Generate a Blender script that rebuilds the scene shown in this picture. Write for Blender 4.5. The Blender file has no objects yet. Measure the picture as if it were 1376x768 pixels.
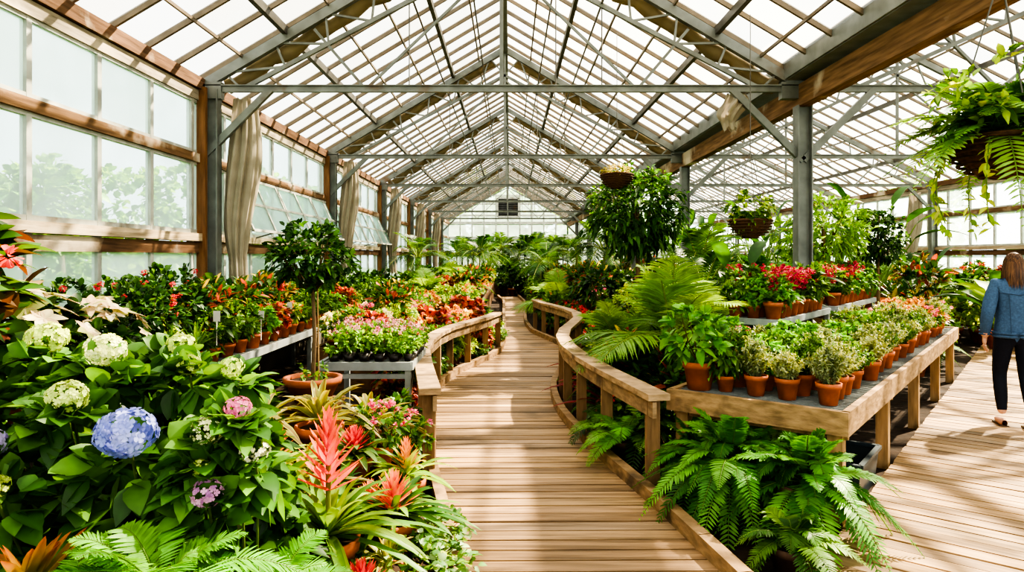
import bpy, math, random
import numpy as np
from mathutils import Vector, Matrix
R=np.random.RandomState(11); random.seed(5)
sc=bpy.context.scene
# ---------------------------------------------------------------- materials
def lin(c): return tuple((x/255.0)**2.2 for x in c)
MATS={}
def mk(name,rough=.6,metal=0,ns=(8,8,8),amt=.3,bump=0.0,trans=0.0,detail=5,spec=.4,stain=None):
    m=bpy.data.materials.new(name); m.use_nodes=True; nt=m.node_tree; N=nt.nodes; Lk=nt.links
    b=N['Principled BSDF']; out=N['Material Output']
    a=N.new('ShaderNodeAttribute'); a.attribute_name='Col'
    tc=N.new('ShaderNodeTexCoord'); mp=N.new('ShaderNodeMapping'); mp.inputs['Scale'].default_value=ns
    Lk.new(tc.outputs['Object'],mp.inputs['Vector'])
    no=N.new('ShaderNodeTexNoise'); no.inputs['Detail'].default_value=detail; no.inputs['Scale'].default_value=1
    Lk.new(mp.outputs[0],no.inputs['Vector'])
    mr=N.new('ShaderNodeMapRange'); mr.inputs['From Min'].default_value=.3; mr.inputs['From Max'].default_value=.7
    mr.inputs['To Min'].default_value=1-amt; mr.inputs['To Max'].default_value=1+amt
    Lk.new(no.outputs['Fac'],mr.inputs['Value'])
    mx=N.new('ShaderNodeVectorMath'); mx.operation='SCALE'
    Lk.new(a.outputs['Color'],mx.inputs[0]); Lk.new(mr.outputs[0],mx.inputs['Scale'])
    colout=mx.outputs[0]
    if stain:
        n2=N.new('ShaderNodeTexNoise'); n2.inputs['Scale'].default_value=stain[1]; n2.inputs['Detail'].default_value=6
        Lk.new(tc.outputs['Object'],n2.inputs['Vector'])
        r2=N.new('ShaderNodeMapRange'); r2.inputs['From Min'].default_value=stain[2]; r2.inputs['From Max'].default_value=stain[2]+.12
        Lk.new(n2.outputs['Fac'],r2.inputs['Value'])
        mm=N.new('ShaderNodeMix'); mm.data_type='RGBA'; Lk.new(r2.outputs[0],mm.inputs[0]); Lk.new(colout,mm.inputs[6])
        mm.inputs[7].default_value=(*lin(stain[0]),1); colout=mm.outputs[2]
    Lk.new(colout,b.inputs['Base Color'])
    b.inputs['Roughness'].default_value=rough; b.inputs['Metallic'].default_value=metal
    b.inputs['Specular IOR Level'].default_value=spec
    if bump:
        bp=N.new('ShaderNodeBump'); bp.inputs['Strength'].default_value=bump; bp.inputs['Distance'].default_value=.02
        Lk.new(no.outputs['Fac'],bp.inputs['Height']); Lk.new(bp.outputs[0],b.inputs['Normal'])
    if trans:
        t=N.new('ShaderNodeBsdfTranslucent'); g=N.new('ShaderNodeMix'); g.data_type='RGBA'; g.blend_type='MULTIPLY'; g.inputs[0].default_value=1
        Lk.new(colout,g.inputs[6]); g.inputs[7].default_value=(2.1,1.75,.4,1) if name=='foliage' else (1.2,1.1,1.1,1)
        Lk.new(g.outputs[2],t.inputs['Color'])
        ms=N.new('ShaderNodeMixShader'); ms.inputs[0].default_value=trans
        Lk.new(b.outputs[0],ms.inputs[1]); Lk.new(t.outputs[0],ms.inputs[2]); Lk.new(ms.outputs[0],out.inputs['Surface'])
    MATS[name]=m
mk('foliage',.45,0,(14,14,14),.22,0,.34,2,.35)
mk('petal',.6,0,(20,20,20),.1,0,.3,2,.2)
mk('terracotta',.85,0,(12,12,12),.25,.15)
mk('plastic',.4,0,(6,6,6),.1)
mk('bark',.85,0,(30,30,8),.4,.4)
mk('soil',.95,0,(9,9,9),.5,.8)
mk('deck',.6,0,(1.6,28,28),.45,.4,0,8,.3,((96,78,58),1.1,.57))
mk('timber',.75,0,(22,22,3),.35,.3,0,8,.25,((62,48,36),1.7,.6))
mk('railwood',.7,0,(9,9,25),.4,.35,0,8,.3,((90,74,56),3.0,.56))
mk('beamwood',.8,0,(26,2.2,26),.45,.3,0,8,.2,((190,176,154),1.3,.56))
mk('steel',.5,.25,(5,5,5),.25,0,0,5,.4,((104,86,68),2.2,.63))
mk('cloth',.9,0,(4,4,4),.15,0,.25)
mk('basket',.9,0,(40,40,60),.4,.5)
mk('denim',.85,0,(60,60,60),.2,.2)
mk('skin',.5,0,(5,5,5),.05)
mk('hair',.45,0,(60,60,6),.3)
mk('ground',.95,0,(1.5,1.5,1.5),.4,.5)
def glass(name,lo,hi,tint,trc,ns=1.6):
    m=bpy.data.materials.new(name); m.use_nodes=True; nt=m.node_tree; N=nt.nodes; Lk=nt.links; N.clear()
    out=N.new('ShaderNodeOutputMaterial'); a=N.new('ShaderNodeAttribute'); a.attribute_name='Col'
    tc=N.new('ShaderNodeTexCoord'); no=N.new('ShaderNodeTexNoise'); no.inputs['Scale'].default_value=ns; no.inputs['Detail'].default_value=7
    Lk.new(tc.outputs['Object'],no.inputs['Vector'])
    sp=N.new('ShaderNodeSeparateColor'); Lk.new(a.outputs['Color'],sp.inputs[0])
    ad=N.new('ShaderNodeMath'); ad.operation='MULTIPLY_ADD'; Lk.new(no.outputs['Fac'],ad.inputs[0]); ad.inputs[1].default_value=1.2
    Lk.new(sp.outputs[0],ad.inputs[2])
    mr=N.new('ShaderNodeMapRange'); mr.inputs['From Min'].default_value=.4; mr.inputs['From Max'].default_value=1.6
    mr.inputs['To Min'].default_value=lo; mr.inputs['To Max'].default_value=hi; Lk.new(ad.outputs[0],mr.inputs['Value'])
    t=N.new('ShaderNodeBsdfTransparent'); t.inputs[0].default_value=(*trc,1)
    tl=N.new('ShaderNodeBsdfTranslucent'); tl.inputs[0].default_value=(*tint,1)
    ms=N.new('ShaderNodeMixShader'); Lk.new(mr.outputs[0],ms.inputs[0]); Lk.new(t.outputs[0],ms.inputs[1]); Lk.new(tl.outputs[0],ms.inputs[2])
    gl=N.new('ShaderNodeBsdfGlossy'); gl.inputs['Roughness'].default_value=.12
    m2=N.new('ShaderNodeMixShader'); m2.inputs[0].default_value=.05; Lk.new(ms.outputs[0],m2.inputs[1]); Lk.new(gl.outputs[0],m2.inputs[2])
    Lk.new(m2.outputs[0],out.inputs['Surface']); MATS[name]=m
glass('roof_glass',.03,.62,(.4,.4,.37),(.97,.97,.95))
glass('wall_glass',.3,.85,(.68,.84,.84),(.84,.95,.97))
# ---------------------------------------------------------------- mesh builder
class MB:
    def __init__(s): s.V=[];s.F=[];s.C=[];s.M=[];s.S=[];s.n=0;s.names=[]
    def add(s,v,f,c,mat,smooth=True):
        v=np.asarray(v,float).reshape(-1,3); f=np.asarray(f,int).reshape(-1,4)
        c=np.asarray(c,float)
        if c.ndim==1: c=np.repeat(c[None],len(v),0)
        if mat not in s.names: s.names.append(mat)
        s.V.append(v);s.F.append(f+s.n);s.C.append(c);s.M.append(np.full(len(f),s.names.index(mat)));s.S.append(np.full(len(f),smooth));s.n+=len(v)
    def mesh(s,name):
        V=np.concatenate(s.V);F=np.concatenate(s.F);C=np.concatenate(s.C);M=np.concatenate(s.M);S=np.concatenate(s.S)
        me=bpy.data.meshes.new(name); me.vertices.add(len(V)); me.vertices.foreach_set('co',V.astype(np.float32).ravel())
        me.loops.add(F.size); me.loops.foreach_set('vertex_index',F.astype(np.int32).ravel())
        me.polygons.add(len(F)); me.polygons.foreach_set('loop_start',np.arange(0,F.size,4,dtype=np.int32))
        me.polygons.foreach_set('material_index',M.astype(np.int32)); me.polygons.foreach_set('use_smooth',S.astype(bool))
        a=me.color_attributes.new('Col','FLOAT_COLOR','POINT')
        a.data.foreach_set('color',np.concatenate([C,np.ones((len(C),1))],1).astype(np.float32).ravel())
        for n in s.names: me.materials.append(MATS[n])
        me.update(calc_edges=True); return me
def obj(mb,name,loc=(0,0,0),rz=0,s=1):
    me=mb.mesh(name) if isinstance(mb,MB) else mb
    o=bpy.data.objects.new(name,me); o.location=loc; o.rotation_euler=(0,0,rz); o.scale=(s,s,s) if not isinstance(s,tuple) else s
    sc.collection.objects.link(o); return o
def nrm(a): return a/np.maximum(np.linalg.norm(a,axis=-1,keepdims=True),1e-9)
PROF={'ovate':([0,.1,.3,.5,.75,.92,1],[.04,.45,.95,1,.68,.25,.02]),
 'lance':([0,.2,.5,.8,1],[.2,.8,1,.55,.03]),
 'strap':([0,.15,.35,.55,.75,.9,1],[.7,.95,1,.95,.8,.45,.03]),
 'small':([0,.3,.65,1],[.15,.95,.85,.05]),
 'needle':([0,.5,1],[.6,1,.1]),
 'petal':([0,.5,.85,1],[.2,.85,1,.5]),
 'banana':([0,.06,.2,.4,.6,.8,.93,1],[.06,.5,.9,1,.95,.7,.4,.03])}
def leaves(mb,B,D,L,W,kind='small',col=(0,.3,0),droop=0.,fold=.2,mat='foliage',tip=None,up=None,edge=None,jit=.35):
    B=np.asarray(B,float).reshape(-1,3); N=len(B)
    if N==0: return
    D=nrm(np.broadcast_to(np.asarray(D,float),(N,3))); L=np.broadcast_to(L,(N,)).astype(float); W=np.broadcast_to(W,(N,)).astype(float)
    droop=np.broadcast_to(droop,(N,)).astype(float)
    t,w=PROF[kind]; t=np.array(t);w=np.array(w);n=len(t)
    U=(np.array([0,0,1.])+R.normal(0,jit,(N,3))) if up is None else np.broadcast_to(np.asarray(up,float),(N,3))
    S=nrm(np.cross(D,U)+1e-6); Q=np.cross(S,D)
    c=B[:,None]+D[:,None]*(L[:,None]*t)[...,None]; c[...,2]-=(droop*L)[:,None]*t**2
    hw=(W[:,None]*w*.5)[...,None]
    l=c-S[:,None]*hw+Q[:,None]*hw*fold; r=c+S[:,None]*hw+Q[:,None]*hw*fold
    V=np.stack([l,c,r],2).reshape(-1,3)
    i=np.arange(n-1)[:,None]*3; q=np.concatenate([i+[[0,1,4,3]],i+[[1,2,5,4]]],0)
    F=(q[None]+(np.arange(N)*n*3)[:,None,None]).reshape(-1,4)
    col=np.asarray(col,float); col=np.broadcast_to(col,(N,3))
    C=np.repeat(col[:,None],n,1)
    if tip is not None:
        tp=np.broadcast_to(np.asarray(tip,float),(N,3))[:,None]; C=C*(1-t[None,:,None]**1.5)+tp*t[None,:,None]**1.5
    C=np.repeat(C[:,:,None],3,2).copy()
    if edge is not None: C[:,:,0]=edge; C[:,:,2]=edge
    else: C[:,:,1]*=1.25
    mb.add(V,F,C.reshape(-1,3),mat)
def pick(cols,N,j=.32):
    a=np.array([lin(c) for c in cols]); c=a[R.randint(0,len(a),N)]; return c*(1+R.uniform(-j,j,(N,1)))
def rdir(N): return nrm(R.normal(size=(N,3)))
def tube(mb,P,r,col,mat='bark',k=6):
    P=np.asarray(P,float); n=len(P); r=np.broadcast_to(r,(n,)).astype(float)
    T=nrm(np.gradient(P,axis=0)); ref=np.array([1,0,0.]) if abs(T[0][0])<.8 else np.array([0,1.,0])
    A=nrm(np.cross(T,ref)); Bn=np.cross(T,A); an=np.linspace(0,2*np.pi,k,endpoint=False)
    V=P[:,None]+r[:,None,None]*(A[:,None]*np.cos(an)[None,:,None]+Bn[:,None]*np.sin(an)[None,:,None])
    F=[(i*k+j,i*k+(j+1)%k,(i+1)*k+(j+1)%k,(i+1)*k+j) for i in range(n-1) for j in range(k)]
    mb.add(V,F,col,mat)
def revolve(mb,pr,col,mat,o=(0,0,0),k=20,sx=1):
    pr=np.array(pr,float); an=np.linspace(0,2*np.pi,k,endpoint=False); n=len(pr)
    V=np.stack([pr[:,0,None]*np.cos(an)*sx,pr[:,0,None]*np.sin(an),np.repeat(pr[:,1,None],k,1)],-1)+np.array(o)
    F=[(i*k+j,i*k+(j+1)%k,(i+1)*k+(j+1)%k,(i+1)*k+j) for i in range(n-1) for j in range(k)]
    mb.add(V,F,col,mat)
def beam(mb,p0,p1,w,h,mat='steel',col=(.2,.2,.2),up=(0,0,1)):
    p0=np.array(p0,float);p1=np.array(p1,float);d=nrm(p1-p0);up=np.array(up,float)
    if abs(d@up)>.98: up=np.array([0,1.,0])
    s=nrm(np.cross(d,up));q=np.cross(s,d)
    V=[p+s*a*w/2+q*b*h/2 for p in(p0,p1) for a,b in((-1,-1),(1,-1),(1,1),(-1,1))]
    V=np.array(V);F=[(3,2,1,0),(4,5,6,7),(0,1,5,4),(1,2,6,5),(2,3,7,6),(3,0,4,7)]
    mb.add(V,F,col,mat,False)
def pot(mb,r=.09,h=.15,z=0,col=(176,98,62),mat='terracotta',x=0,y=0):
    c=np.array(lin(col))*R.uniform(.8,1.15)
    revolve(mb,[(.005,0),(r*.68,0),(r*.9,h*.78),(r*1.0,h*.78),(r*1.03,h),(r*.92,h),(r*.9,h*.9)],c,mat,(x,y,z),18)
    revolve(mb,[(r*.91,h*.9),(.004,h*.93)],lin((52,38,28)),'soil',(x,y,z),18)
def shrub(mb,c,rx,rz,K,m,L,W,kind,cols,droop=.3,spread=.8,stem=None,tip=None,inner=.45,stemc=(80,62,40),fold=.2,sr=.008,upb=.25):
    c=np.array(c,float); d=rdir(K); rad=R.uniform(inner,1,K)**.6
    P=c+d*rad[:,None]*np.array([rx,rx,rz])
    if stem is not None:
        b=np.array([c[0],c[1],stem])
        for i in range(min(K,12)):
            mid=(b+P[i])/2+R.normal(0,.03*rx,3); tube(mb,[b,mid,P[i]],[sr,sr*.8,sr*.4],lin(stemc),'bark',5)
    B=np.repeat(P,m,0)+R.normal(0,rx*.05,(K*m,3)); Dd=np.repeat(d,m,0)*.7+rdir(K*m)*spread+np.array([0,0,upb])
    sz=R.uniform(.7,1.15,K*m)
    leaves(mb,B,Dd,L*sz,W*sz,kind,pick(cols,K*m),droop*R.uniform(.4,1.4,K*m),fold,tip=tip)
    return P
def ball(mb,p,r,cols,n=40,pl=None):
    d=rdir(n); leaves(mb,np.array(p)+d*r*.35,d+rdir(n)*.4,r*.75,r*.6,'petal',pick(cols,n,.15),.1,.3,'petal')
def florets(mb,P,Nn,size,cols,k=4):
    N=len(P); c=pick(cols,N,.1); A=nrm(np.cross(Nn,rdir(N)));Bn=np.cross(Nn,A)
    for i in range(k):
        a=2*math.pi*i/k; D=A*math.cos(a)+Bn*math.sin(a)+Nn*.15
        leaves(mb,P,D,size,size*.95,'petal',c,0,.15,'petal',up=Nn)
G1=[(66,104,34),(84,120,38),(48,84,30),(104,138,48)]
GD=[(36,68,28),(48,82,32),(26,52,26),(64,98,40)]
GL=[(128,160,46),(148,174,58),(106,144,42),(170,184,74)]
GY=[(136,146,112),(116,132,94),(154,164,128),(98,116,78)]
def fronds(mb,base,nf,L,el=(50,80),droop=(.5,1.0),npin=24,pl=.16,pw=.025,ang=.35,cols=G1,kind='lance',vee=.1,stemc=(90,120,50),pdroop=.15,start=.12,shape=.8,az=None):
    base=np.array(base,float)
    for k in range(nf):
        a=(k/nf*2*math.pi*1.0+R.uniform(-.3,.3)) if az is None else R.uniform(*az)
        e=math.radians(R.uniform(*el)); d=np.array([math.cos(a)*math.cos(e),math.sin(a)*math.cos(e),math.sin(e)])
        l=L*R.uniform(.75,1.1); dr=R.uniform(*droop)
        t=np.linspace(0,1,npin+2)
        h=np.array([0,0,-1.])
        C=base+d*l*t[:,None]+h*(dr*l*t**2)[:,None]
        tube(mb,C[::3],np.linspace(.006,.002,len(C[::3]))*L/.6,lin(stemc),'foliage',4)
        T=nrm(np.gradient(C,axis=0)); S=nrm(np.cross(T,[0,0,1.])+1e-6); Q=np.cross(S,T)
        u=t[(t>start)]; idx=np.where(t>start)[0]
        f=np.sin(np.pi*np.clip(((u-start)/(1-start))**shape*.94+.06,0,1))**.75
        c0=pick(cols,1,.25)[0]
        for sg in(-1,1):
            n=len(idx); D=S[idx]*sg+T[idx]*(ang+.5*u[:,None])+Q[idx]*vee+R.normal(0,.06,(n,3))
            leaves(mb,C[idx],D,pl*l/L*np.maximum(f,.12)*R.uniform(.9,1.1,n),pw*np.maximum(f,.4),kind,c0*(1+R.uniform(-.15,.15,(n,1))),pdroop,.1,up=Q[idx])
def rosette(mb,base,N,L,W,el=(15,80),droop=(.3,.7),cols=G1,tip=None,kind='strap',fold=.5,edge=None):
    a=R.uniform(0,2*np.pi,N); s=np.linspace(0,1,N); e=np.radians(el[0]+(el[1]-el[0])*s+R.uniform(-6,6,N))
    D=np.stack([np.cos(a)*np.cos(e),np.sin(a)*np.cos(e),np.sin(e)],1)
    l=L*R.uniform(.8,1.1,N)*(1-.25*s)
    leaves(mb,np.array(base)+D*.01,D,l,W*R.uniform(.85,1.1,N),kind,pick(cols,N,.2),R.uniform(droop[0],droop[1],N),fold,tip=None if tip is None else lin(tip),up=(0,0,1),edge=None if edge is None else lin(edge))
# ---------------------------------------------------------------- structure
STEEL=lin((112,116,112)); DST=lin((88,87,82)); BRN=lin((100,76,58)); WHT=lin((166,168,160))
XL,XR,XC,X2=-3.7,3.5,-.1,12.0; XC2=(XR+X2)/2; ZE,ZR=3.8,5.95; Y0,Y1=-2.8,40.4
TY=[-2.8,2.6,8.0,13.4,18.8,24.2,29.6,35.0,40.4]
def zroof(x):
    if x<=XR: return ZE+(ZR-ZE)*(1-abs(x-XC)/(XC-XL))
    return ZE+(ZR-ZE)*(1-abs(x-XC2)/(X2-XC2))
slopes=[(XL,XC),(XR,XC),(XR,XC2),(X2,XC2)]
gm=MB(); bm_=MB()
for si,(xa,xb) in enumerate(slopes):
    nr=7; ys=np.arange(Y0,Y1,.6)
    A=np.array([xa,0,ZE]);B=np.array([xb,0,ZR])
    for y in ys:
        for r in range(nr):
            p=A+(B-A)*(r/nr);q=A+(B-A)*((r+1)/nr); y2=min(y+.6,Y1)
            V=[(p[0],y,p[2]+.05),(q[0],y,q[2]+.05),(q[0],y2,q[2]+.05),(p[0],y2,p[2]+.05)]
            gm.add(V,[(0,1,2,3)],(R.uniform(0,1.1)**1.3,0,0),'roof_glass',False)
        beam(bm_,(xa,y,ZE+.03),(xb,y,ZR+.03),.035,.06,'steel',lin((110,98,82)))
    for r in range(1,nr+1):
        p=A+(B-A)*(r/nr)-np.array([0,0,.02]); 
        big=r in(2,5)
        beam(bm_,(p[0],Y0,p[2]),(p[0],Y1,p[2]),.06 if big else .025,.1 if big else .035,'steel',DST if big else lin((112,100,84)))
obj(gm,'ceiling_glass_roof'); obj(bm_,'trim_glazing_bars')
tb=MB()
for x in(XC,XC2):
    beam(tb,(x,Y0,ZR-.08),(x,Y1,ZR-.08),.12,.2,'steel',STEEL)
beam(tb,(XR,Y0,3.86),(XR,Y1,3.86),.42,.12,'steel',STEEL)
beam(tb,(XR-.22,Y0,3.92),(XR-.22,Y1,3.92),.03,.22,'steel',STEEL); beam(tb,(XR+.22,Y0,3.92),(XR+.22,Y1,3.92),.03,.22,'steel',STEEL)
beam(tb,(XR,Y0,3.62),(XR,Y1,3.62),.14,.26,'beamwood',lin((118,92,68)))
obj(tb,'trim_ridge_and_valley_beams')
def truss(y,xa,xb):
    m=MB(); xc=(xa+xb)/2; zt=3.7; hs=(xb-xa)/2
    beam(m,(xa,y,zt),(xb,y,zt),.05,.07,'steel',STEEL); beam(m,(xa,y,zt+.04),(xb,y,zt+.04),.1,.012,'steel',STEEL)
    for sg in(-1,1):
        e=np.array([xc+sg*hs,y,ZE-.08]); a=np.array([xc,y,ZR-.1]); beam(m,e,a,.08,.11,'steel',STEEL)
        e2=np.array([xc+sg*hs*.86,y,zt]); a2=np.array([xc,y,ZR-.62]); beam(m,e2,a2,.045,.05,'steel',STEEL)
        n=6
        for i in range(n):
            t0=(i)/n; t1=(i+.5)/n; t2=(i+1)/n
            beam(m,e2+(a2-e2)*t0,e+(a-e)*t1,.025,.025,'steel',STEEL)
            beam(m,e+(a-e)*t1,e2+(a2-e2)*t2,.025,.025,'steel',STEEL)
        beam(m,(xc+sg*hs*.45,y,zt),(xc+sg*hs*.62,y,zroof(xc+sg*hs*.62)-.2),.035,.035,'steel',STEEL)
        beam(m,(xc+sg*hs*.45,y,zt),(xc,y,ZR-.7),.03,.03,'steel',STEEL)
        beam(m,(xc+sg*hs,y,2.85),(xc+sg*(hs-.85),y,zt),.06,.08,'steel',STEEL)
    beam(m,(xc,y,zt),(xc,y,ZR-.1),.045,.045,'steel',STEEL)
    for x in (xa+.14,xb-.14): beam(m,(x,y-.05,zt-.02),(x,y+.05,zt-.02),.26,.2,'steel',STEEL)
    return m
def column(m,x,y,z=3.8,w=.16):
    beam(m,(x-w/2,y,0),(x-w/2,y,z),.015,w,'steel',STEEL,(0,1,0)) 
    beam(m,(x+w/2,y,0),(x+w/2,y,z),.015,w,'steel',STEEL,(0,1,0))
    beam(m,(x,y,0),(x,y,z),w,.02,'steel',STEEL,(0,1,0))
    beam(m,(x,y,0),(x,y,.02),.22,.22,'steel',STEEL,(0,1,0))
for y in TY[1:-1]:
    obj(truss(y,XL,XR),'roof_truss'); obj(truss(y,XR,X2),'roof_truss')
    c=MB(); column(c,XR,y,3.5); obj(c,'steel_column')
    c=MB(); column(c,X2-.12,y,3.8); obj(c,'steel_column')
    c=MB(); column(c,XL+.16,y,3.7,.13); beam(c,(XL-.02,y,0),(XL-.02,y,3.75),.2,.18,'timber',BRN,(0,1,0)); beam(c,(XL+.07,y-.1,0),(XL+.07,y-.1,3.7),.1,.06,'timber',lin((118,84,58)),(0,1,0)); obj(c,'wall_column')
# side walls
def sidewall(x,name,idx):
    w=MB(); g=MB(); sg=1 if x<0 else -1
    beam(w,(x,Y0,3.74),(x,Y1,3.74),.16,.14,'beamwood',BRN)
    beam(w,(x+.02*sg,Y0,3.6),(x+.02*sg,Y1,3.6),.05,.12,'beamwood',lin((146,136,120)))
    beam(w,(x,Y0,2.86),(x,Y1,2.86),.12,.1,'beamwood',lin((110,86,64)))
    beam(w,(x,Y0,1.93),(x,Y1,1.93),.18,.09,'beamwood',lin((166,148,122)))
    beam(w,(x,Y0,1.81),(x,Y1,1.81),.1,.13,'beamwood',BRN)
    beam(w,(x,Y0,.95),(x,Y1,.95),.16,.1,'beamwood',BRN)
    beam(w,(x,Y0,.45),(x,Y1,.45),.12,.9,'ground',lin((100,94,84)))
    for i,y in enumerate(np.arange(Y0,Y1,.88)):
        beam(w,(x,y,1.0),(x,y,3.7),.055,.06,'steel',WHT,(0,1,0)) 
        for z0,z1 in((1.0,1.76),(1.98,2.8),(2.92,3.55)):
            g.add([(x,y,z0),(x,y+.88,z0),(x,y+.88,z1),(x,y,z1)],[(0,1,2,3)],(R.uniform(0,.9),0,0),'wall_glass',False)
        for z in(2.0,2.8,2.93,3.53): beam(w,(x,y,z),(x,y+.88,z),.05,.045,'steel',WHT)
    obj(w,name); obj(g,'window_%d'%idx)
sidewall(XL,'wall_left',1); sidewall(X2,'wall_right',2)
for y0 in np.arange(8.7,18,.88*2):
    m=MB(); a=.42; p=lambda y,t:(XL+.04+math.sin(a)*.8*t,y,2.78-math.cos(a)*.8*t)
    for y in(y0,y0+.84,y0+1.68): beam(m,p(y,0),p(y,1),.04,.04,'steel',WHT)
    for t in(0,.5,1): beam(m,p(y0,t),p(y0+1.68,t),.04,.035,'steel',WHT)
    m.add([p(y0,0),p(y0+1.68,0),p(y0+1.68,1),p(y0,1)],[(0,1,2,3)],(.3,0,0),'wall_glass',False)
    beam(m,p(y0+.84,1),(XL+.02,y0+.84,1.95),.02,.02,'steel',DST)
    obj(m,'vent_window_sash')
# end wall
w=MB();g=MB(); EW=lin((196,200,192))
for (xa,xb) in((XL,XR),(XR,X2)):
    xc=(xa+xb)/2
    for x in np.arange(xa,xb+.01,.72): beam(w,(x,Y1,0),(x,Y1,zroof(min(x,xb-.001) if xb==X2 else min(x,XR))),.07,.07,'steel',EW,(0,1,0))
    for z in(1,1.9,2.85,3.75): beam(w,(xa,Y1,z),(xb,Y1,z),.09,.16,'steel',EW)
    for z in(4.2,4.9,5.4):
        hw=(ZR-z)/(ZR-ZE)*(xb-xa)/2; beam(w,(xc-hw,Y1,z),(xc+hw,Y1,z),.05,.1,'steel',EW)
    g.add([(xa,Y1+.02,0),(xb,Y1+.02,0),(xb,Y1+.02,ZE),(xa,Y1+.02,ZE)],[(0,1,2,3)],(.1,0,0),'wall_glass',False)
    g.add([(xa,Y1+.02,ZE),(xb,Y1+.02,ZE),(xc+.05,Y1+.02,ZR),(xc-.05,Y1+.02,ZR)],[(0,1,2,3)],(.1,0,0),'wall_glass',False)
obj(w,'wall_back'); obj(g,'window_3')
v=MB()
for z in np.arange(4.15,5.2,.12): v.add([(XC-.65,Y1-.15,z),(XC+.65,Y1-.15,z),(XC+.65,Y1-.05,z+.09),(XC-.65,Y1-.05,z+.09)],[(0,1,2,3)],lin((90,92,92)),'steel',False)
v.add([(XC-.65,Y1-.04,4.1),(XC+.65,Y1-.04,4.1),(XC+.65,Y1-.04,5.25),(XC-.65,Y1-.04,5.25)],[(0,1,2,3)],lin((50,50,50)),'steel',False)
for a,b in(((XC-.65,4.1),(XC-.65,5.25)),((XC+.65,4.1),(XC+.65,5.25)),((XC-.65,4.1),(XC+.65,4.1)),((XC-.65,5.25),(XC+.65,5.25))): beam(v,(a[0],Y1-.1,a[1]),(b[0],Y1-.1,b[1]),.12,.12,'steel',EW,(0,1,0))
obj(v,'gable_louvre_vent')
# curtains
def curtain(x,y,z0,z1,w,name='gathered_curtain',flare=1.3):
    m=MB(); n=40;k=64; Z=np.linspace(z1,z0,n); a=np.linspace(0,2*np.pi,k,endpoint=False)
    V=[]
    for i,z in enumerate(Z):
        t=i/(n-1); rr=w*(.45+.55*math.sin(math.pi*min(1,t*1.1+.12))**.8*flare*.7+.12*t)
        r=rr*(1+.16*np.sin(a*9+2*t)+.1*np.sin(a*17+5*t+1)+.06*np.sin(a*4-6*t))
        V.append(np.stack([x+r*np.cos(a)*.8+.03*math.sin(t*7)-.14*t*flare*.5,y+r*np.sin(a),np.full(k,z)+.02*np.sin(a*5)],1))
    F=[(i*k+j,i*k+(j+1)%k,(i+1)*k+(j+1)%k,(i+1)*k+j) for i in range(n-1) for j in range(k)]
    m.add(np.concatenate(V),F,lin((158,150,132)),'cloth'); 
    obj(m,name)
for y in TY[2:7]:
    curtain(XL+.46,y+.22,1.25,3.62,.2)
curtain(XR-.75,8.15,3.25,3.68,.16); curtain(X2-.5,13.6,1.3,3.5,.2); curtain(X2-.5,19,1.3,3.5,.2)
for y in TY[2:7]:
    m=MB()
    for sg in(-1,1):
        t=np.linspace(0.05,.93,30); P=np.stack([XC+sg*3.5*(1-t),np.full(30,y+.14),ZE-.16+(ZR-ZE)*t+.025*np.sin(t*40)],1)
        tube(m,P,.09+.02*np.sin(t*55),lin((130,118,90)),'cloth',12)
    obj(m,'rolled_shade_cloth')
m=MB()
for x,z in((-1.2,4.9),(.55,5.1),(1.1,4.75),(-.5,5.3)):
    tube(m,[(x,Y0,z),(x,10,z-.03),(x,25,z),(x,Y1-.2,z)],.014,lin((100,94,86)),'steel',6)
for y in TY[2:8]:
    for x in(.55,1.1,-1.2): tube(m,[(x,y,3.75),(x,y,5.0)],.008,DST,'steel',4)
obj(m,'overhead_pipes')
# ---------------------------------------------------------------- ground, decks
f=MB(); f.add([(XL,Y0,0),(X2,Y0,0),(X2,Y1,0),(XL,Y1,0)],[(0,1,2,3)],lin((48,36,27)),'soil',False); 
o=obj(f,'floor')
f=MB(); f.add([(-60,-30,-.06),(70,-30,-.06),(70,110,-.06),(-60,110,-.06)],[(0,1,2,3)],lin((80,100,52)),'ground',False); obj(f,'lawn_outside')
LE=np.array([(1.2,-.2),(2.4,-.15),(3.62,-.28),(4.3,-.4),(5,-.55),(5.7,-.66),(6.5,-.8),(7.2,-.88),(8.2,-.9),(9.3,-.76),(10.4,-.4),(11.5,-.14),(13,-.07),(16,-.1),(20,-.15),(24,-.18),(28,-.5)])
RE=np.array([(1.2,1.4),(2.4,1.28),(3.62,1.08),(4.25,.98),(4.94,.83),(5.4,.74),(5.88,.65),(6.8,.51),(7.65,.48),(8.4,.51),(9.3,.66),(10.3,.92),(11.4,1.02),(12.2,.96),(13.2,.76),(14.5,.45),(16.6,.36),(20,.42),(24,.5),(28,.3)])
gy=np.linspace(1.2,28,600)
def sm(e):
    x=np.interp(gy,e[:,0],e[:,1]); k=np.ones(17)/17; xp=np.pad(x,8,'edge'); return np.convolve(xp,k,'valid')
gl_,gr_=sm(LE),sm(RE)
xl=lambda y:float(np.interp(y,gy,gl_)); xr=lambda y:float(np.interp(y,gy,gr_))
DC=[(146,118,86),(132,106,78),(160,130,96),(118,94,68),(140,114,82),(150,120,84),(130,108,84)]
def plank(m,P,zt=.06,th=.035,cols=DC):
    P=np.array(P,float); c=pick(cols,1,.18)[0]; n=len(P)
    V=np.concatenate([np.c_[P,np.full(n,zt)],np.c_[P,np.full(n,zt-th)]])
    m.add(V,[(0,1,2,3),(7,6,5,4),(0,4,5,1),(1,5,6,2),(2,6,7,3),(3,7,4,0)],c,'deck',False)
d=MB(); y=2.3
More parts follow.
